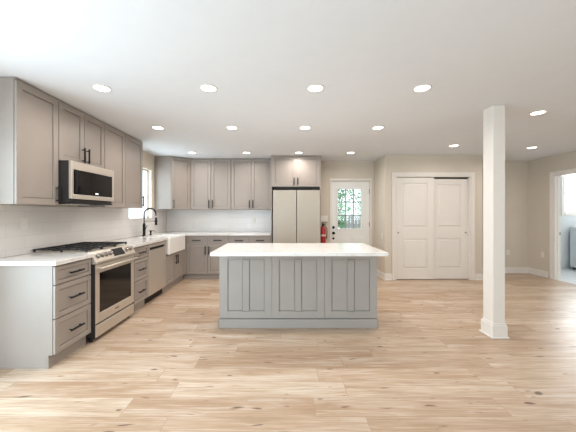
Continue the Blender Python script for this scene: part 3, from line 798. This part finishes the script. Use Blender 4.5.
# ================================================================== washing machine
t = thing('washing_machine', 'white front-loading washing machine in the laundry room', 'washing machine', (6.77, 6.10, 0))
W = .66
MB().box(0, W, .02, .56, .05, 1.0, .02, 3).build('cabinet_body', 'enamel', t)
MB().box(.004, W - .004, .0, .03, .06, .27, .012, 2).build('kick_panel', 'enamel', t)
MB().box(.004, W - .004, .0, .03, .276, .86, .012, 2).build('front_panel', 'enamel', t)
MB().box(.0, W, -.006, .03, .866, 1.0, .014, 2).build('control_panel', 'enamel', t)
MB().lathe([(.215, 0), (.215, .02), (.19, .035), (.165, .035), (.155, .015)], (W / 2, .001, .58), 40, '-y').build('door_ring', 'chrome', t, True)
MB().lathe([(.157, 0), (.155, .02), (.11, .035), (.04, .042)], (W / 2, .001, .58), 32, '-y').build('door_glass', 'glass_black', t, True)
MB().lathe([(.035, 0), (.032, .02), (.01, .022)], (W / 2, -.006, .93), 24, '-y').build('dial', 'chrome', t, True)
for x in (.06, W - .06):
    for y in (.08, .5): MB().cyl((x, y, 0), (x, y, .05), .022, n=12).build('foot', 'rubber', t)
MB().box(.01, W - .01, .03, .5, .018, .052).build('base_pan', 'rubber', t)

# ================================================================== recessed lights
def downlight(x, y, label):
    t = thing('recessed_light', label, 'recessed light', (x, y, H), 0, 'recessed ceiling lights')
    MB().lathe([(.080, -.0012), (.080, -.004), (.074, -.007), (.067, -.007), (.065, -.004), (.065, -.0012)], (0, 0, 0), 32).build('trim_ring', 'trim', t, True)
    MB().lathe([(.066, -.0015), (.066, -.0055), (.001, -.0062)], (0, 0, 0), 28).build('lens', 'lens', t, True)
    l = bpy.data.lights.new('lamp', 'AREA'); l.shape = 'DISK'; l.size = .13; l.energy = LAMP_W; l.color = LAMP_COL
    l.spread = math.radians(165)
    o = bpy.data.objects.new('lamp', l); C.objects.link(o); o.parent = t; o.location = (0, 0, -.012)
nth = ['leftmost', 'second from left', 'third from left', 'rightmost']
for (yy, xs, rl) in ((2.575, (-1.655, -.68, .296, 1.27), 'of the four in the nearest row'),
                     (3.766, (-1.669, -.681, .294, 1.269), 'of the four in the middle row'),
                     (5.33, (-1.717, -.69, .30, 1.28), 'of the four in the row by the back cabinets')):
    for k, x in enumerate(xs):
        downlight(x, yy, 'recessed light, ' + nth[k] + ' ' + rl)
downlight(2.89, 4.77, 'round recessed light in front of the closet doors')
downlight(2.897, 3.204, 'round recessed light just right of the column top')
downlight(4.34, 4.916, 'round recessed light near the far right corner')

downlight(6.9, 5.3, 'added unseen recessed light brightening the laundry room, beyond the doorway')  # unseen lamp added to brighten the laundry walls
# ================================================================== garden outside
struct(MB().box(-12, 22, YB + T + .01, 30, -.45, -.35), 'ground', 'grass', 'green lawn outside the garden door', 'lawn')
fz = thing('picket_fence', 'pale wooden board fence seen through the garden door panes', 'fence', (0, 8.6, -.35))
x = 1.75; k = 0
while x < 4.6:
    MB().box(x, x + .095, 0, .02, .05, 1.58, .004).build('fence_board', 'fence', fz); x += .108; k += 1
MB().box(1.75, 4.6, .02, .06, .4, .49).box(1.75, 4.6, .02, .06, 1.25, 1.34).build('fence_rail', 'fence', fz)
def leafy(name, label, cat, loc, rad, hgt, n, seed, trunk=True):
    rnd = random.Random(seed)
    t = thing(name, label, cat, loc)
    bm = bmesh.new()
    for i in range(n):
        while True:
            p = Vector((rnd.uniform(-1, 1), rnd.uniform(-1, 1), rnd.uniform(-1, 1)))
            if .35 < p.length < 1: break
        p = Vector((p.x * rad, p.y * rad, hgt * .55 + p.z * hgt * .45))
        a = Vector((rnd.uniform(-1, 1), rnd.uniform(-1, 1), rnd.uniform(-.6, .6))).normalized(); b = a.cross(Vector((rnd.random(), rnd.random(), 1)).normalized()).normalized()
        s = rnd.uniform(.05, .10)
        vs = [bm.verts.new(p + v) for v in (-a * s, b * s * .45, a * s, -b * s * .45)]
        bm.faces.new(vs)
    me = bpy.data.meshes.new('foliage'); bm.to_mesh(me); bm.free(); me.materials.append(M['leaf'])
    o = bpy.data.objects.new('foliage', me); C.objects.link(o); o.parent = t; o['kind'] = 'stuff'
    mb = MB(); mb.tube([(0, 0, 0), (.03, .02, hgt * .3), (-.02, .05, hgt * .6), (0, 0, hgt * .9)], [.07, .06, .04, .015], 8)
    for q in range(6):
        an = q * 1.05; mb.tube([(0, 0, hgt * .3), (rad * .4 * math.cos(an), rad * .4 * math.sin(an), hgt * .5), (rad * .75 * math.cos(an), rad * .75 * math.sin(an), hgt * .72)], [.03, .02, .008], 6)
    mb.build('trunk', 'bark', t)
leafy('garden_shrub', 'tall green shrub behind the left panes of the garden door', 'shrub', (1.42, 7.75, -.35), .34, 3.2, 800, 3)
leafy('garden_tree', 'pale green tree rising behind the garden fence', 'tree', (3.3, 11.0, -.35), 1.6, 4.6, 1500, 4)
